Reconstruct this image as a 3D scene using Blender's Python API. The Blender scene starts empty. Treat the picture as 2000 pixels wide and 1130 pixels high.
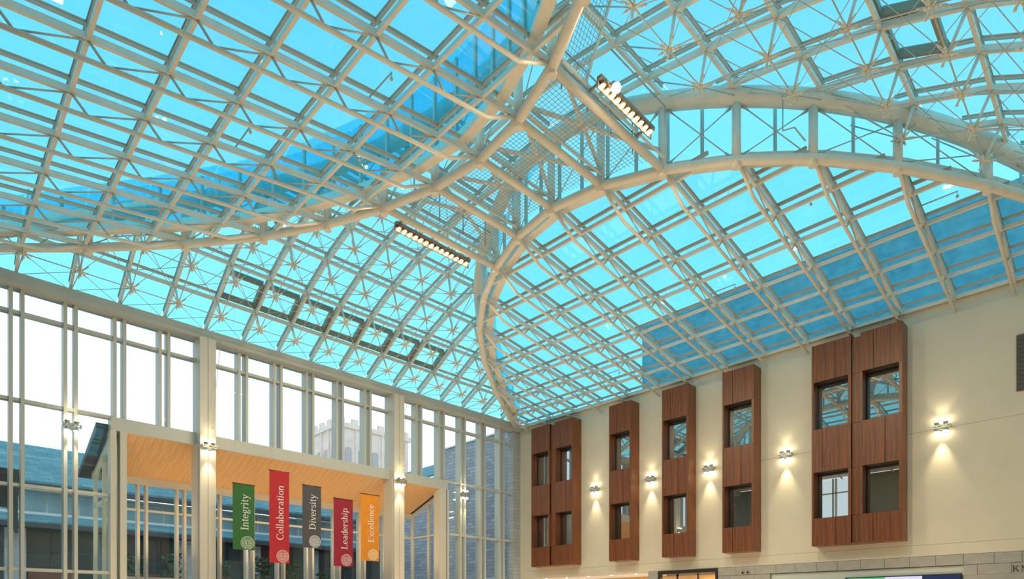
import bpy, math, random
from mathutils import Vector, Matrix
random.seed(7)
C = bpy.context.scene
COL = C.collection
ZC = 1.6                     # eye height above the hall floor; heights below are given from eye level
YAW = 0.7769
F_PX = 1209.3

# ------------------------------------------------------------------ camera, sky, exposure
cam = bpy.data.objects.new('camera', bpy.data.cameras.new('camera'))
COL.objects.link(cam); C.camera = cam
cam.location = (0, 0, ZC); cam.rotation_euler = (math.pi/2, 0, -YAW)
cam.data.sensor_width = 36; cam.data.lens = 36*F_PX/2000
cam.data.shift_y = (1197.4-565)/2000
cam.data.clip_start = .05; cam.data.clip_end = 600
C.view_settings.view_transform = 'Standard'; C.view_settings.look = 'None'
C.view_settings.exposure = 0.0; C.view_settings.gamma = 1.0; C.view_settings.use_curve_mapping = False
try:
    C.cycles.transparent_max_bounces = 24; C.cycles.max_bounces = 10
    C.cycles.sample_clamp_indirect = 4
except Exception: pass

wd = bpy.data.worlds.new('sky'); C.world = wd; wd.use_nodes = True
nt = wd.node_tree; nt.nodes.clear()
tc = nt.nodes.new('ShaderNodeTexCoord'); sx = nt.nodes.new('ShaderNodeSeparateXYZ')
rp = nt.nodes.new('ShaderNodeValToRGB'); bg = nt.nodes.new('ShaderNodeBackground'); ow = nt.nodes.new('ShaderNodeOutputWorld')
nt.links.new(tc.outputs['Generated'], sx.inputs[0]); nt.links.new(sx.outputs['Z'], rp.inputs[0])
nt.links.new(rp.outputs[0], bg.inputs[0]); nt.links.new(bg.outputs[0], ow.inputs[0])
cr = rp.color_ramp
cr.elements[0].position = 0.0; cr.elements[0].color = (.97, .99, 1.0, 1)
cr.elements[1].position = 1.0; cr.elements[1].color = (.38, .57, .76, 1)
e = cr.elements.new(.28); e.color = (.90, .97, 1.0, 1)
e = cr.elements.new(.5); e.color = (.70, .84, .94, 1)
e = cr.elements.new(.68); e.color = (.50, .69, .82, 1)
bg.inputs[1].default_value = 1.5

def light(name, kind, loc, energy, color, parent=None, **kw):
    d = bpy.data.lights.new(name, kind); d.energy = energy; d.color = color
    for k, v in kw.items():
        if k != 'rot': setattr(d, k, v)
    o = bpy.data.objects.new(name, d); COL.objects.link(o)
    o.location = (loc[0], loc[1], loc[2]+ZC)
    if 'rot' in kw: o.rotation_euler = kw['rot']
    if parent:
        o.parent = parent; o.location = Vector(o.location)-parent.location
    return o
WARM = (1.0, .74, .42)
# halogen rows on the two light bars of the catwalk (their lamps are built further down)
BAR_POWER = 1000
SCONCE_UP, SCONCE_DOWN = 26, 190
# fill spots added near the hall floor to brighten the steel from below
HALL_POWER = 330

# ------------------------------------------------------------------ materials
def mat(name):
    m = bpy.data.materials.new(name); m.use_nodes = True
    n = m.node_tree; n.nodes.clear()
    out = n.nodes.new('ShaderNodeOutputMaterial')
    return m, n, out
def princ(name, col, rough=.5, metal=0, noise=None, bump=None, spec=.5, emit=None):
    m, n, out = mat(name)
    p = n.nodes.new('ShaderNodeBsdfPrincipled'); n.links.new(p.outputs[0], out.inputs[0])
    p.inputs['Base Color'].default_value = (*col, 1); p.inputs['Roughness'].default_value = rough
    p.inputs['Metallic'].default_value = metal; p.inputs['Specular IOR Level'].default_value = spec
    if emit: p.inputs['Emission Color'].default_value = (*emit[0], 1); p.inputs['Emission Strength'].default_value = emit[1]
    if noise:
        scale, amt, stretch = noise
        t = n.nodes.new('ShaderNodeTexCoord'); mp = n.nodes.new('ShaderNodeMapping'); mp.inputs['Scale'].default_value = stretch
        nz = n.nodes.new('ShaderNodeTexNoise'); nz.inputs['Scale'].default_value = scale; nz.inputs['Detail'].default_value = 6
        r = n.nodes.new('ShaderNodeValToRGB')
        r.color_ramp.elements[0].position = .3; r.color_ramp.elements[1].position = .7
        r.color_ramp.elements[0].color = (*[c*(1-amt) for c in col], 1); r.color_ramp.elements[1].color = (*[min(1, c*(1+amt)) for c in col], 1)
        n.links.new(t.outputs['Object'], mp.inputs[0]); n.links.new(mp.outputs[0], nz.inputs[0])
        n.links.new(nz.outputs[0], r.inputs[0]); n.links.new(r.outputs[0], p.inputs['Base Color'])
        if bump:
            b = n.nodes.new('ShaderNodeBump'); b.inputs['Strength'].default_value = bump; b.inputs['Distance'].default_value = .01
            n.links.new(nz.outputs[0], b.inputs['Height']); n.links.new(b.outputs[0], p.inputs['Normal'])
    return m
def emis(name, col, s):
    m, n, out = mat(name); e = n.nodes.new('ShaderNodeEmission')
    e.inputs[0].default_value = (*col, 1); e.inputs[1].default_value = s; n.links.new(e.outputs[0], out.inputs[0]); return m
def glass(name, tint, refl=1.0, dirt=0.0, dirtcol=(.6, .8, .85), rough=.0):
    """thin pane: tinted straight-through light plus a mirror reflection by fresnel"""
    m, n, out = mat(name)
    tr = n.nodes.new('ShaderNodeBsdfTransparent'); tr.inputs[0].default_value = (*[c**.5 for c in tint], 1)
    gl = n.nodes.new('ShaderNodeBsdfGlossy'); gl.inputs['Roughness'].default_value = rough; gl.inputs[0].default_value = (1, 1, 1, 1)
    ge = n.nodes.new('ShaderNodeNewGeometry'); dt = n.nodes.new('ShaderNodeVectorMath'); dt.operation = 'DOT_PRODUCT'
    n.links.new(ge.outputs['Incoming'], dt.inputs[0]); n.links.new(ge.outputs['Normal'], dt.inputs[1])
    def mth(op, a, b=None):
        m_ = n.nodes.new('ShaderNodeMath'); m_.operation = op
        for i, v in enumerate((a, b)):
            if v is None: continue
            if isinstance(v, (int, float)): m_.inputs[i].default_value = v
            else: n.links.new(v, m_.inputs[i])
        return m_.outputs[0]
    om = mth('SUBTRACT', 1.0, mth('ABSOLUTE', dt.outputs['Value']))
    sch = mth('MULTIPLY_ADD', mth('POWER', om, 5.0), .96); sch.node.inputs[2].default_value = .04
    mlo = mth('MINIMUM', mth('MULTIPLY', sch, refl), 1.0)
    src = tr
    if dirt > 0:
        t = n.nodes.new('ShaderNodeTexCoord'); nz = n.nodes.new('ShaderNodeTexNoise'); nz.inputs['Scale'].default_value = 2.2; nz.inputs['Detail'].default_value = 8; nz.inputs['Roughness'].default_value = .7
        mr = n.nodes.new('ShaderNodeMapRange'); mr.inputs[1].default_value = .42; mr.inputs[2].default_value = .75; mr.inputs[3].default_value = dirt*.25; mr.inputs[4].default_value = dirt
        df = n.nodes.new('ShaderNodeBsdfTranslucent'); df.inputs[0].default_value = (*dirtcol, 1)
        mx0 = n.nodes.new('ShaderNodeMixShader')
        n.links.new(t.outputs['Object'], nz.inputs[0]); n.links.new(nz.outputs[0], mr.inputs[0]); n.links.new(mr.outputs[0], mx0.inputs[0])
        n.links.new(tr.outputs[0], mx0.inputs[1]); n.links.new(df.outputs[0], mx0.inputs[2]); src = mx0
    mx = n.nodes.new('ShaderNodeMixShader')
    n.links.new(mlo, mx.inputs[0]); n.links.new(src.outputs[0], mx.inputs[1]); n.links.new(gl.outputs[0], mx.inputs[2])
    n.links.new(mx.outputs[0], out.inputs[0])
    return m
def brickmat(name, c1, c2, mortar, w, h, rough=.8, vert='XZ', msize=.012, bump=.6):
    m, n, out = mat(name)
    p = n.nodes.new('ShaderNodeBsdfPrincipled'); n.links.new(p.outputs[0], out.inputs[0]); p.inputs['Roughness'].default_value = rough
    t = n.nodes.new('ShaderNodeTexCoord'); s = n.nodes.new('ShaderNodeSeparateXYZ'); cb = n.nodes.new('ShaderNodeCombineXYZ')
    n.links.new(t.outputs['Object'], s.inputs[0])
    n.links.new(s.outputs[vert[0]], cb.inputs[0]); n.links.new(s.outputs[vert[1]], cb.inputs[1])
    b = n.nodes.new('ShaderNodeTexBrick'); b.inputs['Scale'].default_value = 1
    b.inputs['Brick Width'].default_value = w; b.inputs['Row Height'].default_value = h; b.inputs['Mortar Size'].default_value = msize
    b.inputs['Color1'].default_value = (*c1, 1); b.inputs['Color2'].default_value = (*c2, 1); b.inputs['Mortar'].default_value = (*mortar, 1)
    n.links.new(cb.outputs[0], b.inputs[0]); n.links.new(b.outputs[0], p.inputs['Base Color'])
    bp = n.nodes.new('ShaderNodeBump'); bp.inputs['Strength'].default_value = bump; bp.inputs['Distance'].default_value = .02; bp.invert = True
    n.links.new(b.outputs['Fac'], bp.inputs['Height']); n.links.new(bp.outputs[0], p.inputs['Normal'])
    return m

M = {}
M['steel'] = princ('cream_steel_paint', (.80, .73, .62), .42, noise=(3, .05, (1, 1, 1)))
M['alu'] = princ('beige_glazing_bar', (.58, .53, .45), .45)
M['vent'] = princ('vent_frame_paint', (.28, .27, .20), .5)
M['gasket'] = princ('dark_gasket', (.03, .16, .19), .6)
M['rod'] = princ('painted_rod', (.55, .54, .48), .4, .2)
M['mesh'] = princ('galvanised_mesh', (.42, .42, .38), .5, .4)
M['hand'] = princ('handrail_steel', (.40, .42, .40), .4, .5)
M['roofglass'] = glass('blue_roof_glass', (.19, .74, .90), .9, .08)
M['vaultglass'] = glass('blue_vault_glass', (.25, .78, .93), .7, .07)
M['clerglass'] = glass('clerestory_glass', (.26, .80, .95), .7, .02)
M['wallglass'] = glass('clear_wall_glass', (.84, .95, .97), .9, 0)
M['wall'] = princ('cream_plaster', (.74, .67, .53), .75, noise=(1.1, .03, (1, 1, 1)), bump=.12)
M['post'] = princ('curtain_wall_paint', (.60, .60, .54), .45)
M['beam'] = princ('eave_beam_paint', (.55, .54, .47), .5, noise=(2, .03, (1, 1, 1)))
M['column'] = princ('column_paint', (.70, .65, .55), .5)
M['wallside'] = princ('dimmed_side_wall', (.22, .20, .17), .75)  # shade put into the colour: plaster darkened so window reflections stay dark
M['wood'] = princ('mahogany_veneer', (.205, .062, .019), .38, noise=(3.2, .42, (7, 7, .25)))
M['woodedge'] = princ('mahogany_edge', (.22, .070, .022), .35, noise=(3.2, .30, (7, 7, .25)))
M['darkframe'] = princ('dark_window_frame', (.035, .022, .018), .4)
M['winglass'] = glass('office_window_glass', (.42, .50, .50), 9.0, 0)
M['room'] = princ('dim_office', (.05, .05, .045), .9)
M['curtain'] = princ('grey_curtain', (.28, .30, .29), .9)
M['soffit'] = princ('maple_soffit', (.74, .42, .175), .45, noise=(2.5, .12, (9, .4, 1)))
M['stone'] = princ('limestone_block', (.42, .40, .36), .7, noise=(3, .10, (1, 1, 1)), bump=.2)
M['pierstone'] = brickmat('corner_stone', (.50, .52, .52), (.42, .45, .47), (.34, .36, .37), .5, .22, vert='XZ')
M['floor'] = princ('hall_stone_floor', (.60, .50, .38), .45, noise=(.8, .06, (1, 1, 1)))
M['lamp'] = emis('halogen_lamp', (1, .78, .48), 38)
M['sclamp'] = emis('sconce_lamp', (1, .86, .58), 24)
M['housing'] = princ('lamp_housing', (.30, .23, .16), .4, .4)
M['sconce'] = princ('sconce_steel', (.62, .60, .54), .25, .8)
M['dot'] = emis('small_downlight', (1, .82, .55), 14)
M['walllouvre'] = princ('dark_grey_panel', (.10, .09, .08), .6)
M['lobby'] = princ('lobby_wall', (.75, .45, .16), .6)
M['lobbyceil'] = princ('lobby_ceiling', (.80, .74, .60), .6)
M['slate'] = brickmat('slate_shingles', (.14, .36, .40), (.08, .25, .30), (.03, .10, .13), .6, .34, vert='XY', msize=.01)
M['slatedark'] = princ('dark_slate', (.20, .38, .45), .7, noise=(2, .2, (1, 1, 1)))
M['eavedark'] = princ('dark_eave', (.05, .07, .085), .6)
M['extstone'] = brickmat('rough_ashlar', (.50, .50, .53), (.34, .36, .41), (.20, .22, .26), .6, .24, vert='YZ', bump=1)
M['extstone2'] = brickmat('pale_ashlar', (.52, .55, .56), (.45, .49, .51), (.36, .4, .42), .55, .22, vert='XZ')
M['tower'] = princ('tower_limestone', (.86, .70, .62), .8, noise=(.6, .08, (1, 1, 1)))
M['louvre'] = princ('tower_louvre', (.50, .47, .46), .8)
M['extglass'] = princ('dark_storefront_glass', (.03, .07, .085), .08, spec=.8)
M['extglass2'] = princ('pale_clerestory_glass', (.22, .38, .42), .06, spec=1)
M['white'] = princ('white_trim', (.75, .78, .78), .6)
M['redwood'] = princ('red_wood_panel', (.22, .085, .05), .5)
M['leaf'] = princ('shrub_leaf', (.035, .11, .045), .5)
M['trunk'] = princ('shrub_trunk', (.12, .08, .05), .8)
M['patio'] = princ('courtyard_paving', (.38, .38, .37), .8, noise=(1, .1, (1, 1, 1)))
M['screen'] = emis('tv_screen', (.03, .04, .10), 1.0)
M['screenw'] = emis('tv_screen_white', (.75, .72, .95), 1.0)
M['screeng'] = emis('tv_screen_green', (.12, .55, .25), 1.0)
M['black'] = princ('black_plastic', (.02, .02, .02), .4)
M['letter'] = princ('dark_letter', (.05, .045, .04), .5)
M['frosted'] = princ('frosted_band', (.62, .66, .62), .5)
M['cloth'] = {k: princ('banner_'+k, c, .75, noise=(4, .06, (1, 1, 1))) for k, c in dict(
    green=(.035, .15, .035), red=(.50, .018, .03), grey=(.085, .078, .088), crimson=(.33, .014, .04), orange=(.80, .28, .02)).items()}
M['print'] = princ('white_print', (.88, .86, .82), .7)
M['seal'] = {k: princ('seal_'+k, c, .75) for k, c in dict(green=(.12, .27, .11), red=(.60, .13, .12), grey=(.30, .30, .31), crimson=(.48, .10, .13), orange=(.86, .46, .10)).items()}

# ------------------------------------------------------------------ mesh helpers
class MB:
    def __init__(s): s.v = []; s.f = []; s.sm = []
    def add(s, vs, fs, smooth=False):
        b = len(s.v); s.v += [tuple(v) for v in vs]
        for f in fs: s.f.append(tuple(b+i for i in f)); s.sm.append(smooth)
        return s
    def box(s, x0, x1, y0, y1, z0, z1):
        if x0 > x1: x0, x1 = x1, x0
        if y0 > y1: y0, y1 = y1, y0
        return s.hexa([(x0,y0,z0),(x1,y0,z0),(x1,y1,z0),(x0,y1,z0),(x0,y0,z1),(x1,y0,z1),(x1,y1,z1),(x0,y1,z1)])
    def hexa(s, v): return s.add(v, [(0,3,2,1),(4,5,6,7),(0,1,5,4),(1,2,6,5),(2,3,7,6),(3,0,4,7)])
    def beam(s, a, b, w, h, up=(0,0,1), lift=0):
        """rectangular bar from a to b; the line a-b is its underside centre, raised by lift"""
        a = Vector(a); b = Vector(b); d = (b-a).normalized(); r = d.cross(Vector(up))
        if r.length < 1e-5: r = d.cross(Vector((1,0,0)))
        r.normalize(); u = r.cross(d); a = a+u*lift; b = b+u*lift
        q = [(-w/2,0),(w/2,0),(w/2,h),(-w/2,h)]
        return s.add([a+r*x+u*y for x,y in q]+[b+r*x+u*y for x,y in q], [(0,1,2,3),(7,6,5,4),(0,4,5,1),(1,5,6,2),(2,6,7,3),(3,7,4,0)])
    def tube(s, pts, r, n=8, cap=True):
        pts = [Vector(p) for p in pts]; rings = []
        rr = r if isinstance(r, (list, tuple)) else [r]*len(pts)
        d0 = (pts[1]-pts[0]).normalized(); ref = Vector((0,0,1)) if abs(d0.z) < .9 else Vector((1,0,0))
        vs = []
        for i, p in enumerate(pts):
            if i == 0: d = pts[1]-pts[0]
            elif i == len(pts)-1: d = pts[-1]-pts[-2]
            else: d = (pts[i]-pts[i-1]).normalized()+(pts[i+1]-pts[i]).normalized()
            d.normalize(); a = d.cross(ref).normalized(); b = a.cross(d)
            for k in range(n):
                t = 2*math.pi*k/n; vs.append(p+(a*math.cos(t)+b*math.sin(t))*rr[i])
        fs = []
        for i in range(len(pts)-1):
            for k in range(n): fs.append((i*n+k, i*n+(k+1)%n, (i+1)*n+(k+1)%n, (i+1)*n+k))
        s.add(vs, fs, True)
        if cap:
            b = len(s.v)-len(vs)
            s.f.append(tuple(b+k for k in range(n-1,-1,-1))); s.sm.append(False)
            s.f.append(tuple(b+len(vs)-n+k for k in range(n))); s.sm.append(False)
        return s
    def ball(s, c, r, n=8, m=5, sz=1):
        vs = []; fs = []
        for j in range(m+1):
            th = math.pi*j/m
            for k in range(n):
                ph = 2*math.pi*k/n; vs.append((c[0]+r*math.sin(th)*math.cos(ph), c[1]+r*math.sin(th)*math.sin(ph), c[2]+r*sz*math.cos(th)))
        for j in range(m):
            for k in range(n): fs.append((j*n+k, (j+1)*n+k, (j+1)*n+(k+1)%n, j*n+(k+1)%n))
        return s.add(vs, fs, True)
    def slab(s, poly, off, th):
        """polygon (3-D, planar, upper side by winding) moved by off in z, given thickness th upward"""
        n = len(poly); lo = [(p[0],p[1],p[2]+off) for p in poly]; hi = [(p[0],p[1],p[2]+off+th) for p in poly]
        area = sum(poly[i][0]*poly[(i+1)%n][1]-poly[(i+1)%n][0]*poly[i][1] for i in range(n))
        if area < 0: lo.reverse(); hi.reverse()
        return s.add(lo+hi, [tuple(range(n-1,-1,-1)), tuple(range(n,2*n))]+[(i,(i+1)%n,n+(i+1)%n,n+i) for i in range(n)])
    def mesh(s, name, centre=None):
        if centre is None:
            centre = Vector([(min(v[k] for v in s.v)+max(v[k] for v in s.v))/2 for k in range(3)])
        me = bpy.data.meshes.new(name)
        me.from_pydata([(v[0]-centre[0], v[1]-centre[1], v[2]-centre[2]) for v in s.v], [], s.f)
        me.polygons.foreach_set('use_smooth', s.sm); me.update()
        return me, centre
def link(name, me, loc, parent=None, material=None):
    """loc in eye-level coordinates"""
    if material is not None and not me.materials: me.materials.append(material)
    o = bpy.data.objects.new(name, me); COL.objects.link(o)
    w = Vector((loc[0], loc[1], loc[2]+ZC))
    if parent is not None:
        o.parent = parent; base = parent.location.copy(); p = parent.parent
        while p: base += p.location; p = p.parent
        w = w-base
    o.location = w
    return o
def part(name, mb, material, parent, label=None, kind=None):
    me, c = mb.mesh(name); o = link(name, me, c, parent, material)
    if label: o['label'] = label
    if kind: o['kind'] = kind
    return o
def thing(name, loc, label, cat, group=None, kind=None):
    o = bpy.data.objects.new(name, None); COL.objects.link(o); o.location = (loc[0], loc[1], loc[2]+ZC)
    o.empty_display_size = .3
    if label: o['label'] = label
    if cat: o['category'] = cat
    if group: o['group'] = group
    if kind: o['kind'] = kind
    return o
def tag(o, label, cat, group=None, kind=None):
    o['label'] = label; o['category'] = cat
    if group: o['group'] = group
    if kind: o['kind'] = kind
    return o
def copy_tree(o, parent=None, dloc=None):
    c = o.copy(); COL.objects.link(c); c.parent = parent
    if dloc is not None: c.location = dloc
    for ch in list(o.children): copy_tree(ch, c)
    return c

# ------------------------------------------------------------------ hall geometry (P = x, Q = y)
P0, Q0 = 27.59, 27.45          # office wall plane, glass wall plane
CEN = 13.62
DM = 1.55                      # rafter module of the vault
PN = [P0-DM*n for n in range(0, 19)]
def lerp_tab(tab, d):
    d = abs(d)
    for (a, b), (c, e) in zip(tab, tab[1:]):
        if d <= c: return b+(e-b)*(d-a)/(c-a)
    (a, b), (c, e) = tab[-2:]; return b+(e-b)*(d-a)/(c-a)
ARCH = [(0,15.18),(1.83,15.43),(3.66,16.10),(5.49,17.12),(7.32,18.50),(9.15,20.42),(10.98,22.84),(12.81,25.70),(13.85,27.45)]
VAULT = [(0,15.64),(1.83,15.52),(3.66,15.24),(5.49,14.90),(7.35,14.50),(9.20,14.00),(10.9,13.33),(12.4,12.50),(13.85,11.74)]
def smooth_tab(tab):
    out = []
    xs = [-tab[1][0]]+[t[0] for t in tab]; ys = [tab[1][1]]+[t[1] for t in tab]
    n = len(tab)
    for i in range(n-1):
        p0 = ys[i]; p1 = ys[i+1]; p2 = ys[i+2]; x0 = xs[i]; x1 = xs[i+1]; x2 = xs[i+2]
        if i+3 < len(xs): x3 = xs[i+3]; p3 = ys[i+3]
        else: x3 = 2*x2-x1; p3 = 2*p2-p1
        m1 = (p2-p0)/(x2-x0); m2 = (p3-p1)/(x3-x1); h = x2-x1
        for k in range(6):
            t = k/6; h00 = 2*t**3-3*t*t+1; h10 = t**3-2*t*t+t; h01 = -2*t**3+3*t*t; h11 = t**3-t*t
            out.append((x1+h*t, h00*p1+h10*h*m1+h01*p2+h11*h*m2))
    out.append(tab[-1]); return out
ARCHS = smooth_tab(ARCH)
VAULTS = smooth_tab(VAULT)
def arch_d(Q): return lerp_tab(ARCHS, Q-13.6)
def PR(Q): return arch_d(Q)
def PL(Q): return 2*CEN-arch_d(Q)
def zV(Q): return lerp_tab(VAULT, Q-13.6)
def zT(P): return 15.552-.1473*P
def zTL(P): return zT(2*CEN-P)
def d_of_arch(P):
    """distance from the middle at which the arch passes the line P (P >= 15.18)"""
    lo, hi = 0, 13.85
    if P <= ARCHS[0][1]: return 0
    if P >= ARCHS[-1][1]: return 13.85
    for _ in range(40):
        m = (lo+hi)/2
        if lerp_tab(ARCHS, m) < P: lo = m
        else: hi = m
    return lo
QV = sorted([13.6+d for d, _ in VAULT]+[13.6-d for d, _ in VAULT[1:]])
QT = [-.25, 1.5, 3.10, 4.82, 6.50, 8.17, 9.98, 11.77, 13.6, 15.43, 17.26, 19.09, 20.92, 22.75, 24.58, 26.41, 27.45]
def clip(poly, f):
    out = []
    for i in range(len(poly)):
        a = poly[i]; b = poly[(i+1) % len(poly)]; fa = f(a); fb = f(b)
        if fa >= 0: out.append(a)
        if (fa >= 0) != (fb >= 0):
            t = fa/(fa-fb); out.append((a[0]+(b[0]-a[0])*t, a[1]+(b[1]-a[1])*t))
    return out
def parea(p): return abs(sum(p[i][0]*p[(i+1)%len(p)][1]-p[(i+1)%len(p)][0]*p[i][1] for i in range(len(p))))/2
SY, CY = math.sin(YAW), math.cos(YAW)
def depth(p): return p[0]*SY+p[1]*CY
def pix(p):
    Y = depth(p); return 1000+F_PX*(p[0]*CY-p[1]*SY)/Y, 1197.4-F_PX*p[2]/Y
def seen(p, m=160):
    if depth(p) < 1: return False
    x, y = pix(p); return -m < x < 2000+m and -m < y < 1130+m

# ------------------------------------------------------------------ room shell
part('floor', MB().box(-3, P0+.4, -3, Q0+.6, -1.8, -1.6), M['floor'], None, None, 'structure')
part('ground', MB().box(-45, 130, Q0+.6, 150, -1.9, -1.65), M['patio'], None, None, 'structure')
part('wall_near', MB().box(-3.2, P0, -3.2, -2.9, -1.6, 11.7), M['wall'], None, None, 'structure')
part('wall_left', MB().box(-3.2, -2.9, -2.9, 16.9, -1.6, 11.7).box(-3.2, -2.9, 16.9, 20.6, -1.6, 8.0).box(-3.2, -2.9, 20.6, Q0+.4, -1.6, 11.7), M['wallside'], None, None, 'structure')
w2 = thing('window_2', (-3.05, 18.7, 8.0), 'tall window in the wall beside the viewer, mirrored in the big bay', 'window', kind='structure')
part('pane', MB().box(-3.06, -3.04, 16.95, 20.55, 8.05, 11.65), M['wallglass'], w2)
for q in (16.95, 18.6, 18.85, 20.55): part('mullion', MB().box(-3.12, -2.92, q-.06, q+.06, 8.0, 11.7), M['post'], w2)
part('transom', MB().box(-3.12, -2.92, 16.9, 20.6, 10.4, 10.5), M['post'], w2)
part('ceiling', MB().box(-2.9, P0, -2.9, -.32, 11.75, 11.95).box(-2.9, -.36, -.32, Q0, 11.75, 11.95), M['wall'], None, None, 'structure')

# office wall: three plaster lifts with open joints, then the stone course
wr = thing('wall_right', (P0+.15, 12, 2.2), 'long cream plaster office wall carrying the five wooden bays', 'wall', kind='structure')
for z0, z1 in ((2.17, 2.592), (2.6, 6.892), (6.9, 11.62)):
    part('plaster_lift', MB().box(P0, P0+.3, -3.2, Q0+.35, z0, z1), M['wall'], wr)
part('wall_backing', MB().box(P0+.05, P0+.29, -3.2, Q0+.3, 2.2, 11.55), M['wall'], wr)
# stone blocks under the plaster
def Qat(x, P=P0):
    t = (x-1000)/F_PX; return P*(CY-t*SY)/(SY+t*CY)
edges = [Qat(x) for x in (1402, 1437.5, 1475.6, 1516, 1554, 1595, 1636, 1681, 1727.6, 1776.5, 1828, 1882, 1942)]+[2.9, 1.7, .5, -.7, -1.9, -3]
blocks = 0
def stone_block(q0, q1, z0, z1, proud=.0):
    q0, q1 = min(q0, q1), max(q0, q1)
    part('stone_block', MB().box(P0-.02-proud, P0+.28, q0+.006, q1-.006, z0+.005, z1-.005), M['stone'], wr)
for a, b in zip(edges, edges[1:]): stone_block(a, b, 1.78, 2.165, random.uniform(0, .004))
# second course left of the screen niche and right of it
for a, b in ((14.1, 13.5), (13.5, 12.35), (12.35, 11.62)): stone_block(a, b, 1.2, 1.775, 0)
q_n0, q_n1 = 11.62, Qat(1882)
for a, b in ((q_n1, Qat(1909)), (Qat(1909), Qat(1976)), (Qat(1976), 1.2), (1.2, -.6), (-.6, -3)): stone_block(a, b, 1.4, 1.775, 0)
for k in range(5):
    z1 = 1.2-.55*k
    for a, b in ((14.1, 12.9), (12.9, 11.62)): stone_block(a, b, max(-1.6, z1-.55), z1)
part('stone_skirt', MB().box(P0-.02, P0+.28, -3, q_n1, -1.6, 1.4), M['stone'], wr)
part('screen_niche', MB().box(P0+.18, P0+.28, q_n1, q_n0, -1.6, 1.78).box(P0+.1, P0+.19, q_n1, q_n0, 1.4, 1.75), M['frosted'], wr)
# stone pier between lobby opening and doorway
for k in range(7):
    z1 = 2.165-.55*k
    stone_block(17.98, 17.36, max(-1.6, z1-.55), z1)
wl = part('lobby_ceiling_lip', MB().box(P0, P0+.3, 17.98, Q0, 2.10, 2.17), M['wall'], wr)
# lobby recess behind the lower wall
part('lobby_back', MB().box(P0+3.2, P0+3.4, 10, Q0+.3, -1.6, 2.3), M['lobby'], wr, 'amber lit lobby wall')
part('lobby_ceiling', MB().box(P0+.3, P0+3.4, 10, Q0+.3, 2.15, 2.3), M['lobbyceil'], wr)
part('lobby_end', MB().box(P0+.3, P0+3.4, Q0+.1, Q0+.3, -1.6, 2.2), M['lobby'], wr)
for q in (26.6, 25.2, 23.6, 22.0, 20.4, 18.8):
    o = part('downlight', MB().tube([(P0+.12, q, 2.085), (P0+.12, q, 2.12)], .05, 10), M['dot'], wr, 'small round lit downlight')
for q, pw in ((24.5, 90), (20.5, 90), (15.7, 130)):
    light('lobby_lamp', 'AREA', (P0+1.7, q, 2.08), pw, (1, .72, .38), shape='SQUARE', size=1.2)
# wooden door surround
dr = thing('door_1', (P0, 15.7, -1.6), 'dark wooden doorway with bright lit lobby behind, under the cream wall', 'door', kind='structure')
part('door_frame', MB().box(P0-.06, P0+.2, 17.24, 17.36, -1.6, 2.16).box(P0-.06, P0+.2, 14.1, 14.22, -1.6, 2.16).box(P0-.06, P0+.2, 14.22, 17.24, 1.99, 2.16), M['darkframe'], dr)
part('door_post', MB().box(P0+.5, P0+.6, 16.5, 16.62, -1.6, 2.0), M['wood'], dr)
part('door_post', MB().box(P0+.5, P0+.6, 15.4, 15.46, -1.6, 2.0), M['wood'], dr)
part('transom', MB().box(P0+.5, P0+.62, 14.2, 17.2, 1.9, 2.02), M['alu'], dr)

# corner pier of grey stone
part('trim_1', MB().box(27.0, P0, Q0-.12, Q0+.4, -1.6, 11.33), M['pierstone'], None, None, 'structure')
# eave beam along the glass wall
eb = part('trim_2', MB().box(-2.9, P0, Q0-.32, Q0+.4, 11.33, 11.74), M['beam'], None, None, 'structure')
part('trim_3', MB().box(P0-.1, P0+.3, -2.9, Q0, 11.62, 11.70), M['frosted'], None, None, 'structure')

# ------------------------------------------------------------------ glass wall
gw = thing('window_1', (13, Q0, -1.6), 'tall glazed curtain wall with paired cream posts on the courtyard side', 'window', kind='structure')
PF = Q0; PBK = Q0+.46; GQ = Q0+.22
POR0, POR1 = 5.72, 21.75              # portal from..to
BZ = 30.6                              # back plane of the glazed bay
colP = {12: 8.95, 6: 18.32}
def pair(P, z0, z1, name='post'):
    for s in (-1, 1):
        part(name, MB().box(P+s*.16-.055, P+s*.16+.055, PF, PBK, z0, z1), M['post'], gw)
PW = [PN[n] for n in range(1, 20) if n < 19]
pairs = []
for n in range(1, 19):
    P = PN[n]+(.03 if n > 5 else .10)
    pairs.append(P)
    if n in colP: continue
    inside = POR0+.3 < P < POR1-.3
    pair(P, 7.45 if inside else -1.6, 11.33)
# edges of the panes
stops = [26.99]+[PN[n]+(.03 if n > 5 else .10) for n in range(1, 19)]+[-2.9]
def gpane(p0, p1, z0, z1, q=GQ, parent=gw, m='wallglass'):
    part('pane', MB().box(min(p0, p1)+.01, max(p0, p1)-.01, q-.012, q+.012, z0+.02, z1-.02), M[m], parent)
for k in range(len(stops)-1):
    a = stops[k]-(.215 if k else 0); b = stops[k+1]+.215
    mid = (a+b)/2; inside = POR0 < mid < POR1
    zs = [10.52, 7.47] if inside else [10.52, 7.47, 4.5, 1.55]
    seq = [11.33]+zs+([] if inside else [-1.6])
    for z1, z0 in zip(seq, seq[1:]): gpane(a, b, z0, z1)
    if k:                                  # narrow pane within the pair
        if (k not in colP): 
            for z1, z0 in zip(seq, seq[1:]): gpane(stops[k]+.1, stops[k]-.1, z0, z1)
def transom(z, p0, p1, h=.11):
    part('transom', MB().box(p0, p1, Q0+.06, Q0+.34, z-h/2, z+h/2), M['post'], gw)
transom(10.52, -2.9, 27.0)
for z in (7.47, 4.5, 1.55):
    transom(z, -2.9, POR0); transom(z, POR1, 27.0)
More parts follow.
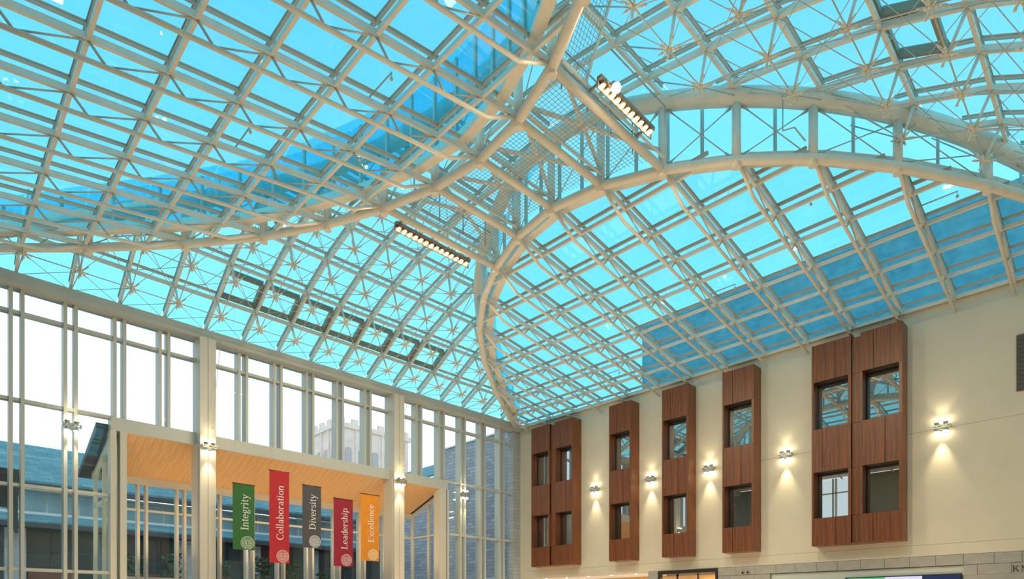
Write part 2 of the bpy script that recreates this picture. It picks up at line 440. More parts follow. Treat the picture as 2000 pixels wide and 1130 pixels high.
part('portal_beam', MB().box(POR0-.1, POR1+.1, Q0-.06, Q0+.5, 6.97, 7.47), M['post'], gw)
for p0, p1 in ((POR0-.12, POR0+.06), (POR0+.2, POR0+.42), (POR1-.48, POR1-.02), (POR1+.08, POR1+.2)):
    part('portal_jamb', MB().box(p0, p1, Q0-.06, Q0+.46, -1.6, 6.97), M['column'], gw)
# the two tall columns
for n, p in colP.items():
    mb = MB().box(p-.31, p-.012, 26.95, Q0+.4, -1.6, 11.33).box(p+.012, p+.31, 26.95, Q0+.4, -1.6, 11.33).box(p-.02, p+.02, 27.0, Q0+.3, -1.6, 11.33)
    mb.box(p-.36, p-.31, 27.1, Q0+.4, -1.6, 6.97).box(p+.31, p+.36, 27.1, Q0+.4, -1.6, 6.97)
    part('column', mb, M['column'], gw)

# glazed bay behind the portal: sloping timber soffit, posts, panes
bay = thing('glazed_bay', (13.7, 29, -1.6), 'projecting glazed porch with sloping honey coloured wooden soffit behind banners', 'porch')
def zS(q): return 6.97-(q-(Q0+.1))*(1.06/3.05)
# soffit boards, each a plank running up the slope
nb = 52
wb = (POR1-POR0-.5)/nb
for k in range(nb):
    p0 = POR0+.25+k*wb; q0, q1 = Q0+.1, BZ
    brk = random.uniform(.2, .8); qs = [q0, q0+(q1-q0)*brk, q1] if k % 3 == 0 else [q0, q1]
    for a, b in zip(qs, qs[1:]):
        dz = random.uniform(0, .004)
        part('soffit_board', MB().hexa([(p0+.003,a+.003,zS(a)-dz),(p0+wb-.003,a+.003,zS(a)-dz),(p0+wb-.003,b-.003,zS(b)-dz),(p0+.003,b-.003,zS(b)-dz),
                                  (p0+.003,a+.003,zS(a)+.03),(p0+wb-.003,a+.003,zS(a)+.03),(p0+wb-.003,b-.003,zS(b)+.03),(p0+.003,b-.003,zS(b)+.03)]), M['soffit'], bay)
part('roof_slab', MB().hexa([(POR0-.5,Q0+.4,zS(Q0+.4)+.05),(POR1+.3,Q0+.4,zS(Q0+.4)+.05),(POR1+.3,BZ+.7,zS(BZ+.7)+.05),(POR0-.5,BZ+.7,zS(BZ+.7)+.05),
    (POR0-.5,Q0+.4,zS(Q0+.4)+.4),(POR1+.3,Q0+.4,zS(Q0+.4)+.4),(POR1+.3,BZ+.7,zS(BZ+.7)+.25),(POR0-.5,BZ+.7,zS(BZ+.7)+.25)]), M['eavedark'], bay)
zh = zS(BZ)
part('head_beam', MB().box(POR0-.1, POR1+.1, BZ-.08, BZ+.2, zh-.3, zh+.02), M['column'], bay)
for n in range(5, 14):
    P = PN[n]
    for s in (-1, 1): part('post', MB().box(P+s*.16-.05, P+s*.16+.05, BZ-.1, BZ+.25, -1.6, zh-.3), M['column'], bay)
    b0 = PN[n-1] if n > 5 else POR1
    part('pane', MB().box(P+.22, b0-.22, BZ+.06, BZ+.08, 4.5, zh-.3), M['wallglass'], bay)
    part('pane', MB().box(P+.22, b0-.22, BZ+.06, BZ+.08, -1.5, 4.5), M['wallglass'], bay)
part('pane', MB().box(POR0, PN[13]-.2, BZ+.06, BZ+.08, -1.5, zh-.3), M['wallglass'], bay)
part('transom', MB().box(POR0, POR1, BZ, BZ+.15, 4.46, 4.55), M['column'], bay)
part('transom', MB().box(POR0, POR1, BZ, BZ+.15, 1.5, 1.6), M['column'], bay)
for p in (POR0, POR1):
    mb = MB().beam((p, Q0+.4, zS(Q0+.4)-.16), (p, BZ, zh-.16), .16, .16)
    part('rake_beam', mb, M['column'], bay)
    for q in (Q0+1.55, BZ):
        part('post', MB().box(p-.07, p+.07, q-.07, q+.07, -1.6, zS(q)-.12), M['column'], bay)
    part('transom', MB().box(p-.04, p+.04, Q0+.4, BZ, 4.46, 4.55), M['column'], bay)
    for a, b in ((Q0+.4, Q0+1.55), (Q0+1.55, BZ)):
        zb = zS(b)-.12; za = zS(a)-.12
        part('pane', MB().hexa([(p-.01,a,-1.5),(p+.01,a,-1.5),(p+.01,b,-1.5),(p-.01,b,-1.5),(p-.01,a,za),(p+.01,a,za),(p+.01,b,zb),(p-.01,b,zb)]), M['wallglass'], bay)

for p in (7.2, 11.3, 15.4, 19.5):  # fill lights added in the porch to brighten the soffit, no fixtures
    light('porch_fill', 'AREA', (p, Q0+1.5, 2.2), 45, (1, .76, .46), shape='SQUARE', size=.6, rot=(math.pi, 0, 0))

# ------------------------------------------------------------------ roof: sloping truss fields
GL = .40                       # glass above the underside of the steel
def slope_roof(name, mirror, label):
    t = thing(name, (2*CEN-27 if mirror else 27, 13.6, 11.5), label, 'roof', kind='structure')
    X = (lambda P: 2*CEN-P) if mirror else (lambda P: P)
    V = lambda P, Q, dz=0: (X(P), Q, zT(P)+dz)
    nj = len(QT); rest = MB()
    for j in range(1, nj-1):
        Q = QT[j]; pa = PR(Q)
        if P0-pa < .6: continue
        if not (seen(V(pa, Q)) or seen(V(P0, Q)) or seen(V((pa+P0)/2, Q))): continue
        part('rafter', MB().beam(V(P0, Q), V(pa+.1, Q), .085, .15), M['steel'], t)
        part('glazing_bar', MB().beam(V(P0, Q, GL-.10), V(pa+.6, Q, GL-.10), .055, .08).beam(V(P0, Q, GL-.03), V(pa+.6, Q, GL-.03), .10, .02), M['alu'], t)
        # lower chord and its web, a vertical truss under the rafter
        D = .40; c0 = P0-.02; pts = [V(P0-.05, Q, -D), V(pa+1.15, Q, -D), V(pa+.12, Q, .02)] if P0-pa > 2.5 else [V(P0-.05, Q, -D*.8), V(pa+.1, Q, 0)]
        ch = part('truss_chord', MB().tube(pts, .055, 8), M['steel'], t)
        web = MB()
        i = 1
        while P0-DM*(i+1) > pa+.9:
            pn = P0-DM*i; pv = pn-.33
            web.tube([V(pn, Q, .02), V(pv, Q, -D+.02)], .030, 6); web.tube([V(pn-DM, Q, .02), V(pv, Q, -D+.02)], .020, 6); i += 1
        if web.v: part('web_rod', web, M['rod'], ch)
    for i in range(0, 9):
        P = P0-DM*i if i else P0-.12
        if P < 15.3: break
        d = d_of_arch(P)
        qa, qb = 13.6-d+.15, 13.6+d-.15
        if mirror:
            qa = max(qa, 3)
        part('purlin', MB().beam(V(P, qa), V(P, qb), .085, .12, lift=.01), M['steel'], t)
        part('glazing_bar', MB().beam(V(P, qa, GL-.10), V(P, qb, GL-.10), .055, .08).beam(V(P, qa, GL-.03), V(P, qb, GL-.03), .10, .02), M['alu'], t)
    for j in range(nj-1):
        qa, qb = QT[j], QT[j+1]; A, B = PR(qa), PR(qb)
        for i in range(0, 9):
            p1 = P0-DM*i if i else P0+.9; p0 = P0-DM*(i+1)
            poly = [(p0,qa),(p1,qa),(p1,qb),(p0,qb)]
            poly = clip(poly, lambda v: v[0]-(A+(B-A)*(v[1]-qa)/(qb-qa))-.62)
            if len(poly) < 3 or parea(poly) < .05: continue
            cx = sum(v[0] for v in poly)/len(poly); cy = sum(v[1] for v in poly)/len(poly)
            poly = [(cx+(a-cx)*.975, cy+(b-cy)*.98) for a, b in poly]
            p3 = [V(a, b) for a, b in poly]
            if seen(V(cx, cy)) and depth(V(cx, cy)) > 6: 
                o = part('pane', MB().slab(p3, GL, .016), M['roofglass'], t)
            else: rest.slab(p3, GL, .016)
    if rest.v: part('far_panes', rest, M['roofglass'], t, kind='stuff')
    # short sprinkler arms under the glass
    for j, pm in (((3, 22.2), (5, 24.4), (7, 22.4), (5, 20.0), (9, 24.0), (11, 25.2), (2, 24.8)) if not mirror else ((6, 19.6), (8, 18.9), (5, 21.4), (10, 20.8))):
        q = QT[j]; q1_ = q-1.0
        part('sprinkler_pipe', MB().tube([V(pm, q, .18), V(pm, q1_, .18), V(pm, q1_, .05)], .022, 6).tube([V(pm, q1_, .06), V(pm, q1_, .0)], .04, 6), M['rod'], t)
    return t
TR = slope_roof('ceiling', False, 'blue glass roof slope with cream trusses above the office wall')
TL = slope_roof('ceiling', True, 'nearest blue glass roof slope of cream trusses at upper left')

# ------------------------------------------------------------------ roof: barrel vault with cable stars
VT = thing('ceiling', (CEN, CEN, 15.6), 'higher barrel vaulted glass roof braced by star shaped cable nodes', 'roof', kind='structure')
def VV(P, Q, dz=0): return (P, Q, zV(Q)+dz)
def vpath(P, q0, q1, dz=0):
    qs = [q for q in QV if q0+.05 < q < q1-.05]; return [VV(P, q, dz) for q in [q0]+qs+[q1]]
def bent(mb, pts, w, h, lift=0):
    for a, b in zip(pts, pts[1:]): mb.beam(a, b, w, h, lift=lift)
    return mb
for n in range(1, 18):
    P = PN[n]; Pm = P if P >= CEN else 2*CEN-P
    d = d_of_arch(Pm)
    spans = [(13.6+d+.1, 27.45), (-.25, 13.6-d-.1)] if d > .3 else [(-.25, 27.45)]
    for q0, q1 in spans:
        if q1-q0 < .5: continue
        pts = vpath(P, q0, q1)
        if not any(seen(p, 300) for p in pts): continue
        part('rafter', bent(MB(), pts, .085, .16), M['steel'], VT)
        up = vpath(P, q0, q1, GL-.10); part('glazing_bar', bent(bent(MB(), up, .055, .08), [(a, b, c+.07) for a, b, c in up], .10, .02), M['alu'], VT)
VENT = [(n, k) for k in (0,) for n in range(6, 13)]
for q in QV[1:-1]:
    a, b = PL(q)+.1, PR(q)-.1
    if depth((b, q, 0)) < 7: continue
    part('purlin', MB().beam(VV(a, q), VV(b, q), .085, .13, lift=.01), M['steel'], VT)
    part('glazing_bar', MB().beam(VV(a, q, GL-.10), VV(b, q, GL-.10), .055, .08).beam(VV(a, q, GL-.03), VV(b, q, GL-.03), .10, .02), M['alu'], VT)
rest = MB()
for k in range(len(QV)-1):
    qa, qb = QV[k], QV[k+1]
    for n in range(0, 19):
        p1, p0 = PN[n], PN[n]-DM
        poly = [(p0,qa),(p1,qa),(p1,qb),(p0,qb)]
        A, B, A2, B2 = PR(qa), PR(qb), PL(qa), PL(qb)
        eave = 1 if k == len(QV)-2 else (-1 if k == 0 else 0)
        poly = clip(poly, lambda v: (A+(B-A)*(v[1]-qa)/(qb-qa))-v[0]+.85)
        if len(poly) > 2: poly = clip(poly, lambda v: v[0]-(A2+(B2-A2)*(v[1]-qa)/(qb-qa))+.85)
        if len(poly) < 3 or parea(poly) < .05: continue
        cx = sum(v[0] for v in poly)/len(poly); cy = sum(v[1] for v in poly)/len(poly)
        poly = [(cx+(a-cx)*.97, cy+(b-cy)*.975) for a, b in poly]
        if eave > 0: poly = [(a, b+.9 if b > 27.3 else b) for a, b in poly]
        if eave < 0: poly = [(a, b-.9 if b < 0 else b) for a, b in poly]
        p3 = [VV(a, b) for a, b in poly]; c3 = VV(cx, cy)
        if seen(c3) and depth(c3) > 6: part('pane', MB().slab(p3, GL, .016), M['vaultglass'], VT)
        else: rest.slab(p3, GL, .016)
        # opening vents: raised inner frames in the second strip above each eave
        if ((k == len(QV)-3 and 5 <= n <= 11) or (k == 2 and 6 <= n <= 7)) and len(poly) == 4 and seen(c3, 300):
            qlo, qhi = qb, qa          # eave side first on the far half, crown side first on the near half
            qm = qlo+(qhi-qlo)*.60; mb = MB(); sl = .06 if k > 8 else -.06
            fr_ = [VV(p0+.09, qlo, .24), VV(p1-.09, qlo, .24), VV(p1-.09, qm, .24+sl), VV(p0+.09, qm, .24+sl)]
            for u, v in zip(fr_, fr_[1:]+fr_[:1]): mb.beam(u, v, .13, .20)
            part('vent_frame', mb, M['vent'], VT)
if rest.v: part('far_panes', rest, M['vaultglass'], VT, kind='stuff')
# star nodes
def star_mesh():
    mb = MB(); mb.ball((0,0,0), .055, 8, 5); mb.tube([(0,0,.0),(0,0,-.17)], [.035,.025], 6); mb.ball((0,0,-.19), .035, 6, 4)
    for k in range(8):
        a = math.pi*k/4; c, s_ = math.cos(a), math.sin(a); dz = 0 if k % 2 == 0 else .05
        mb.tube([(c*.05,s_*.05,dz*.2),(c*.16,s_*.16,dz)], [.030,.022], 5); mb.tube([(c*.16,s_*.16,dz),(c*.27,s_*.27,dz*1.6)], [.030,.014], 5)
    return mb
star_me, star_c = star_mesh().mesh('star_casting', Vector((0,0,0)))
SL = .85
def vnorm(Q):
    s = (zV(Q+.3)-zV(Q-.3))/.6; v = Vector((0, s, -1)); return v.normalized()
stars = {}
for q in QV[1:-1]:
    if abs(q-13.6) < 3.9: continue
    for n in range(1, 18):
        P = PN[n]
        if not (PL(q)+.45 < P < PR(q)-.45): continue
        top = Vector(VV(P, q)); bot = top+vnorm(q)*SL
        if not seen(bot, 250): continue
        stars[(round(q,2), n)] = (top, bot)
        st = part('star_strut', MB().tube([top, bot], [.045,.032], 8), M['steel'], VT)
        rot = Vector((0,0,-1)).rotation_difference(vnorm(q)).to_matrix().to_4x4()
        so = link('star_casting', star_me, bot, st, M['steel']); so.rotation_euler = rot.to_euler(); so.scale = (1.15, 1.15, 1.15)
qs = [round(q, 2) for q in QV]
for (q, n), (top, bot) in stars.items():
    # rods to the neighbouring roof nodes on four diagonals
    mb = MB(); iq = qs.index(q)
    for dq in (-1, 1):
        q2 = QV[iq+dq] if 0 <= iq+dq < len(QV) else None
        if q2 is None: continue
        for dn in (-1, 1):
            P2 = PN[n+dn] if 0 <= n+dn < len(PN) else None
            if P2 is None: continue
            P2 = min(max(P2, PL(q2)), PR(q2))
            mb.tube([bot, VV(P2, q2, .05)], .011, 5, False)
    part('stay_rod', mb, M['rod'], VT)
# long rods from star to star (both ways)
for n in range(1, 18):
    for sgn in (1, -1):
        line = sorted([(q, b) for (q, m), (t_, b) in stars.items() if m == n and (q-13.6)*sgn > 0], key=lambda v: v[0])
        if not line: continue
        pts = [b for _, b in line]
        e = Vector(VV(PN[n], 27.40 if sgn > 0 else -.2, -.05))
        pts = pts+[e] if sgn > 0 else [e]+pts
        inner = Vector(VV(PN[n], line[0][0]-1.6 if sgn > 0 else line[-1][0]+1.6, -.1))
        pts = [inner]+pts if sgn > 0 else pts+[inner]
        part('cable', MB().tube(pts, .017, 6), M['rod'], VT)
for q in QV[1:-1]:
    line = sorted([(n, b) for (q2, n), (t_, b) in stars.items() if abs(q2-q) < .02], key=lambda v: v[0])
    if len(line) < 1: continue
    pts = [Vector(VV(PR(q)-.1, q, -.1))]+[b for _, b in line]+[Vector(VV(PL(q)+.1, q, -.1))]
    part('cable', MB().tube(pts, .017, 6), M['rod'], VT)

# ------------------------------------------------------------------ the two lens-shaped arch trusses
def arch_truss(mirror, label):
    X = (lambda P: 2*CEN-P) if mirror else (lambda P: P)
    t = thing('arch_truss', (X(15.2), 13.6, 13.3), label, 'arch')
    qs_ = [13.6+13.8*math.sin(math.pi/2*u/30) for u in range(-30, 31)]
    qs_ = [13.6+13.8*u/40 for u in range(-40, 41)]
    up = [(X(PR(q)), q, lerp_tab(VAULTS, q-13.6)-.06) for q in qs_]
    lo = [(X(PR(q)), q, zT(PR(q))-.02) for q in QT]
    sg = -1 if mirror else 1
    part('upper_tube', MB().tube(up, .26, 18), M['steel'], t)
    part('lower_chord', MB().tube(lo, .135, 14), M['steel'], t)
    for a, b in zip(QT, QT[1:]):
        A, B = PR(a)+.62, PR(b)+.62
        if max(A, B) > 27.9: continue
        part('edge_gutter', MB().beam((X(A), a, zT(A)+.27), (X(B), b, zT(B)+.27), .30, .26), M['steel'], t)
    nodes = [q for q in QT if abs(q-13.6) < 13.2]
    def mid(q, f): 
        zl = zT(PR(q)); zu = zV(q)-.06; return (X(PR(q)), q, zl+(zu-zl)*f)
    for q in nodes:
        part('strut', MB().tube([(X(PR(q)), q, zT(PR(q))-.24), (X(PR(q)), q, lerp_tab(VAULTS, q-13.6)-.2)], .125, 14), M['steel'], t)
    for a, b in zip(nodes, nodes[1:]):
        zl = [zT(PR(q))+.12 for q in (a, b)]; zu = [zV(q)-.35 for q in (a, b)]
        if min(zu[0]-zl[0], zu[1]-zl[1]) < .35: continue
        da = (b-a)
        A = Vector((X(PR(a)), a, 0)); B = Vector((X(PR(b)), b, 0)); ab = (B-A).normalized()*.16
        for (z0, z1) in ((zl[0], zu[1]), (zu[0], zl[1])):
            p = A+ab+Vector((0,0,z0)); r_ = B-ab+Vector((0,0,z1)); d = (r_-p).normalized()
            mb = MB().tube([p, r_], .016, 6)
            mb.tube([p, p+d*.22], [.045,.02], 6); mb.tube([r_, r_-d*.22], [.045,.02], 6)
            part('tie_rod', mb, M['rod'], t)
    # clerestory glazing just outside the truss
    fine = []
    for a, b in zip(nodes, nodes[1:]): fine += [a, (a+b)/2]
    fine.append(nodes[-1])
    OFF = .70
    for k, q in enumerate(fine):
        zl = zT(PR(q))+.35; zu = lerp_tab(VAULTS, q-13.6)+.35
        p = X(PR(q)+OFF)
        part('mullion', MB().box(p-.05, p+.05, q-.035+.25, q+.035+.25, zl, zu), M['alu'], t)
        if k < len(fine)-1:
            q2 = fine[k+1]; zl2 = zT(PR(q2))+.35; zu2 = lerp_tab(VAULTS, q2-13.6)+.35; p2 = X(PR(q2)+OFF)
            part('pane', MB().hexa([(p-.008,q+.29,zl),(p+.008,q+.29,zl),(p2+.008,q2+.21,zl2),(p2-.008,q2+.21,zl2),(p-.008,q+.29,zu),(p+.008,q+.29,zu),(p2+.008,q2+.21,zu2),(p2-.008,q2+.21,zu2)]), M['clerglass'], t)
    return t
AR = arch_truss(False, 'large arched tube truss with glazed clerestory rising from the far corner, right of centre')
cq = 7.05; cp = PR(cq)-.3
part('conduit', MB().tube([(cp, cq, zV(cq)-.1), (cp, cq, zT(cp)+.55), (cp+.05, cq-.3, zT(cp)+.5), (cp+.3, cq-.5, zT(cp)+.15)], .022, 6), M['rod'], AR)
AL = arch_truss(True, 'arched tube truss along the upper edge of the nearest left roof slope')

# ------------------------------------------------------------------ catwalk between the arches
cw = thing('catwalk', (CEN, CEN, 13.3), 'diamond shaped catwalk of beams and wire mesh hung between both arches', 'catwalk')
JQ = [9.98, 11.77, 13.6, 15.43, 17.26]
ZB = 13.12
for q in JQ:
    part('cross_beam', MB().tube([(PL(q), q, zT(PR(q))), (PR(q), q, zT(PR(q)))], .115, 12), M['steel'], cw)
    part('mesh_rail', MB().beam((PL(q)+.2, q+.16, zT(PR(q))+.14), (PR(q)-.2, q+.16, zT(PR(q))+.14), .05, .05).beam((PL(q)+.2, q-.16, zT(PR(q))+.14), (PR(q)-.2, q-.16, zT(PR(q))+.14), .05, .05), M['steel'], cw)
for qa, qb in zip(JQ, JQ[1:]):
    mb = MB(); z = 13.42; q = qa+.1
    while q < qb-.08:
        mb.beam((PL(q)+.15, q, z), (PR(q)-.15, q, z), .009, .009); q += .12
    p = 2*CEN-16.1
    lim = lambda P: P
    p = PL((qa+qb)/2)+.2
    while p < PR((qa+qb)/2)-.2:
        mb.beam((p, qa+.1, z), (p, qb-.1, z), .009, .009); p += .12
    part('mesh_panel', mb, M['mesh'], cw, kind='stuff')
    for (u, v) in ((PL(qa), PR(qb)), (PR(qa), PL(qb))):
        a = (u, qa, 13.72); b = (v, qb, 13.72)
        part('cross_brace', MB().tube([a, b], .06, 8), M['steel'], cw)
part('centre_pipe', MB().tube([(CEN, JQ[0], 13.66), (CEN, JQ[-1], 13.66)], .045, 8), M['steel'], cw)
for s in (-1, 1):
    for zz in (.55, 1.0):
        q = 13.6+s*3.2
        part('handrail', MB().tube([(PL(q)+.5, q, 13.45+zz), (PR(q)-.5, q, 13.45+zz)], .022, 6), M['hand'], cw)
    for k in range(4):
        p = 12.0+k*1.05; q = 13.6+s*3.2
        part('handrail_post', MB().tube([(p, q, 13.40), (p, q, 14.45)], .022, 6), M['hand'], cw)
# steep mesh ramp climbing from the upper end of the catwalk towards the vault
ra, rb = (9.86, 13.42), (8.98, 15.15)
for p in (11.30, 12.33):
    part('ramp_stringer', MB().beam((p, ra[0], ra[1]), (p, rb[0], rb[1]), .05, .07), M['steel'], cw)
for f in (0.0, .62, 1.0):
    q = ra[0]+(rb[0]-ra[0])*f; z = ra[1]+(rb[1]-ra[1])*f
    part('ramp_bar', MB().beam((11.30, q, z), (12.33, q, z), .05, .05), M['steel'], cw)
mb = MB()
for k in range(1, 18):
    f = k/18; q = ra[0]+(rb[0]-ra[0])*f; z = ra[1]+(rb[1]-ra[1])*f+.03; mb.beam((11.33, q, z), (12.30, q, z), .009, .009)
for k in range(1, 10):
    p = 11.30+k*.103; mb.beam((p, ra[0], ra[1]+.03), (p, rb[0], rb[1]+.03), .009, .009)
part('ramp_mesh', mb, M['mesh'], cw, kind='stuff')

# light bars outside both ends of the catwalk
def light_bar(q, p0, p1, n, label, sg):
    t = thing('light_bar', ((p0+p1)/2, q, 13.2), label, 'light bar', 'halogen light bars on the catwalk')
    part('housing', MB().box(p0-.15, p1+.15, q-.06, q+.06, 13.25, 13.34).box(p0-.15, p1+.15, q+.05, q+.08, 13.05, 13.34), M['housing'], t)
    for p in (p0, p1): part('bracket', MB().beam((p, q, 13.3), (p, q+(.45 if sg > 0 else -.45), 13.25), .05, .05), M['housing'], t)
    rail = MB().tube([(p0, q-sg*.25, 13.9), (p1+.35, q-sg*.25, 13.9), (p1+.35, q-sg*.25, 13.3)], .022, 6)
    part('guard_rail', rail, M['hand'], t)
    for k in range(n):
        p = p0+(p1-p0)*k/(n-1)
        lo = part('lamp', MB().tube([(p, q, 13.28), (p, q, 13.17)], [.05,.075], 10, False), M['housing'], t)
        part('bulb', MB().ball((p, q, 13.15), .042, 8, 5), M['lamp'], lo)
    light('light_bar_glow', 'AREA', ((p0+p1)/2, q, 13.02), BAR_POWER, (1, .76, .46), shape='RECTANGLE', size=p1-p0, size_y=.15)
    return t
light_bar(9.42, 12.45, 14.55, 11, 'long row of bright halogen lamps at the upper right edge of the catwalk', 1)
light_bar(17.80, 12.1, 15.1, 14, 'long row of bright halogen lamps at the lower left edge of the catwalk', -1)
# brighter floodlight at the head of the first row
fl = thing('floodlight', (12.65, 9.30, 13.2), 'dazzling round floodlight at the top end of the upper lamp row', 'floodlight')
part('housing', MB().tube([(12.65, 9.26, 13.22), (12.62, 9.16, 13.06)], [.07,.12], 12, False).tube([(12.65, 9.27, 13.22), (12.65, 9.355, 13.28)], .03, 6), M['housing'], fl)
part('bulb', MB().ball((12.61, 9.13, 13.02), .11, 12, 7), emis('flood_lamp', (1, .85, .6), 90), fl)

# ------------------------------------------------------------------ wooden window bays on the office wall
PFR = 26.86
ZTOP, ZH1, ZS1, ZH2, ZS2, ZBOT = 11.05, 9.52, 7.58, 5.80, 3.92, 2.78
def bay_window(units, label, splits, looks):
    qa = units[0][0]; qb = units[-1][1]
    t = thing('window_bay', (PFR+.3, (qa+qb)/2, ZBOT), label, 'window bay', 'wooden window bays on the cream wall')
    # side returns
    zc = [ZBOT, ZS2, ZH2, ZS1, ZH1, ZTOP]
    for z0, z1 in zip(zc, zc[1:]):
        part('side_panel', MB().box(PFR+.012, P0, qb, qb+.035, z0+.004, z1-.004), M['woodedge'], t)
        part('side_panel', MB().box(PFR+.012, P0, qa-.035, qa, z0+.004, z1-.004), M['woodedge'], t)
    for u0, u1 in units: part('cap', MB().box(PFR+.005, P0, u1+.005, u0-.005, ZTOP-.035, ZTOP), M['woodedge'], t)
    part('underside', MB().box(PFR+.03, P0, qb+.03, qa-.03, ZBOT+.01, ZBOT+.05), M['woodedge'], t)
    if len(units) == 2:
        g0, g1 = units[0][1], units[1][0]
        for z0, z1 in zip(zc, zc[1:]): part('gap_panel', MB().box(PFR+.12, PFR+.16, g1, g0, z0+.006, z1-.006-(.08 if z1 == ZTOP else 0)), M['woodedge'], t)
    k = 0
    for ui, (u0, u1) in enumerate(units):      # u0 > u1 (left > right)
        w = u0-u1
        for ri, (z0, z1) in enumerate(((ZH1, ZTOP), (ZH2, ZS1), (ZBOT, ZS2))):
            f = splits[(ui*3+ri) % len(splits)]
            cuts = [u0, u0-w*f, u1]
            if ri == 2 and w < 2: cuts = [u0, u0-w*f, u1]
            for a, b in zip(cuts, cuts[1:]):
                part('wood_panel', MB().box(PFR, PFR+.045, b+.009, a-.009, z0+.007, z1-.007), M['wood'], t)
            part('backing', MB().box(PFR+.04, PFR+.06, u1+.02, u0-.02, z0+.02, z1-.02), M['darkframe'], t)
        for ri, (z0, z1) in enumerate(((ZS1, ZH1), (ZS2, ZH2))):
            # stiles, reveals and window
            part('stile', MB().box(PFR, PFR+.5, u0-.075, u0-.004, z0, z1), M['woodedge'], t)
            part('stile', MB().box(PFR, PFR+.5, u1+.004, u1+.11, z0, z1), M['woodedge'], t)
            part('reveal', MB().box(PFR+.05, PFR+.5, u1+.1, u0-.07, z1-.005, z1+.04), M['darkframe'], t)
            part('reveal', MB().box(PFR+.05, PFR+.5, u1+.1, u0-.07, z0-.04, z0+.005), M['darkframe'], t)
            g = PFR+.5; fr = MB(); a, b = u0-.07, u1+.10; f_ = .06
            fr.box(g-.03, g+.05, a-f_, a, z0, z1).box(g-.03, g+.05, b, b+f_, z0, z1).box(g-.03, g+.05, b, a, z0, z0+f_).box(g-.03, g+.05, b, a, z1-f_, z1)
            wf = part('window_frame', fr, M['darkframe'], t)
            part('pane', MB().box(g+.005, g+.02, b+f_*.7, a-f_*.7, z0+f_*.7, z1-f_*.7), M['winglass'], wf)
            look = looks[k % len(looks)]; k += 1
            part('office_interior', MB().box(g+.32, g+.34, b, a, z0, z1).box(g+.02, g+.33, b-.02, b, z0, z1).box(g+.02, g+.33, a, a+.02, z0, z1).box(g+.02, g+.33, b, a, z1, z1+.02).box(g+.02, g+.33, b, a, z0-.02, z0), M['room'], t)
            if look:
                cm = MB(); c0, c1 = (b+.05, b+(a-b)*.62) if look == 1 else (b+(a-b)*.35, a-.05)
                m_ = 14
                vs = []
                for i in range(m_+1):
                    q = c0+(c1-c0)*i/m_; x = g+.16+.035*math.sin(i*1.9)
                    vs += [(x, q, z0+.03), (x, q, z1-.03)]
                cm.add(vs, [(2*i, 2*i+1, 2*i+3, 2*i+2) for i in range(m_)], True)
                vs2 = [(x+.01, q, z) for x, q, z in vs]; cm.add(vs2, [(2*i+2, 2*i+3, 2*i+1, 2*i) for i in range(m_)], True)
                part('curtain', cm, M['curtain'], t)
    return t
SP = [.38, .52, .30, .33, .62, .64]
bay_window([(25.68, 24.20), (23.82, 22.42)], 'double wooden window bay nearest the far corner, four windows', [.33, .5, .33, .3, .6, .35], [1, 1, 1, 1])
bay_window([(19.94, 18.52)], 'narrow wooden bay second from the corner, two windows stacked', [.33, .62, .3], [0, 2])
bay_window([(16.71, 15.25)], 'narrow wooden bay in the middle of the five', [.33, .62, .45], [0, 2])
bay_window([(13.53, 12.04)], 'narrow wooden bay just left of the big double bay', [.33, .6, .33], [0, 2])
bay_window([(9.60, 8.10), (7.77, 6.33)], 'large double wooden window bay nearest the viewer, four windows', [.60, .28, .62, .32, .60, .31], [0, 0, 0, 0])

# ------------------------------------------------------------------ wall sconces
def sconce_thing(loc, label, ang=0, lights=True, scale=1.0):
    """loc: point on the wall; ang 0 faces -x (office wall), pi/2 faces -y (glass wall)"""
    t = thing('wall_sconce', loc, label, 'wall light', 'four lamp wall sconces'); t.rotation_euler = (0, 0, ang)
    def p_(name, mb, m, par):
        me, c = mb.mesh(name, Vector((0,0,0))); me.materials.append(m); o = bpy.data.objects.new(name, me); COL.objects.link(o); o.parent = par; return o
    p_('back_plate', MB().box(-.04, 0, -.16, .16, -.14, .14), M['sconce'], t)
    p_('bracket', MB().box(-.24, -.03, -.29, -.26, -.04, .04).box(-.24, -.03, .26, .29, -.04, .04).box(-.24, -.20, -.29, .29, .03, .06).box(-.24, -.20, -.29, .29, -.06, -.03), M['sconce'], t)
    for y in (-.14, .14):
        for s in (-1, 1):
            l = p_('lamp', MB().tube([(-.17, y, s*.05), (-.17, y, s*.17)], [.055, .095], 10, False), M['sconce'], t)
            p_('bulb', MB().ball((-.17, y, s*.185), .075, 8, 5), M['sclamp'], l)
    if lights:
        for s, pw, an in ((1, SCONCE_UP, 1.75), (-1, SCONCE_DOWN, 1.02)):
            d = bpy.data.lights.new('sconce_glow', 'SPOT'); d.energy = pw; d.color = (1, .80, .50); d.spot_size = an; d.spot_blend = .8; d.shadow_soft_size = .06
            o = bpy.data.objects.new('sconce_glow', d); COL.objects.link(o); o.parent = t
            o.location = (-.20, 0, s*.27); o.rotation_euler = (math.pi if s > 0 else 0, -.10*s if s > 0 else .10*0, 0)
    return t
for q, lab in ((21.37, 'first sconce from the far corner, right of the corner double bay'), (17.76, 'sconce between the second and the middle wooden bays'),
               (14.51, 'sconce right of the middle wooden bay'), (10.91, 'sconce left of the large double bay'), (5.21, 'sconce right of the large double bay, closest on that wall')):
    sconce_thing((P0, q, 6.92), 'four lamp steel '+lab, 0)
sconce_thing((4.37, Q0-.0, 6.83), 'four lamp steel sconce on the paired posts left of the porch', math.pi/2)
sconce_thing((8.95, 26.95, 6.83), 'four lamp steel sconce on the left tall column', math.pi/2)
sconce_thing((18.32, 26.95, 6.83), 'four lamp steel sconce on the right tall column', math.pi/2)
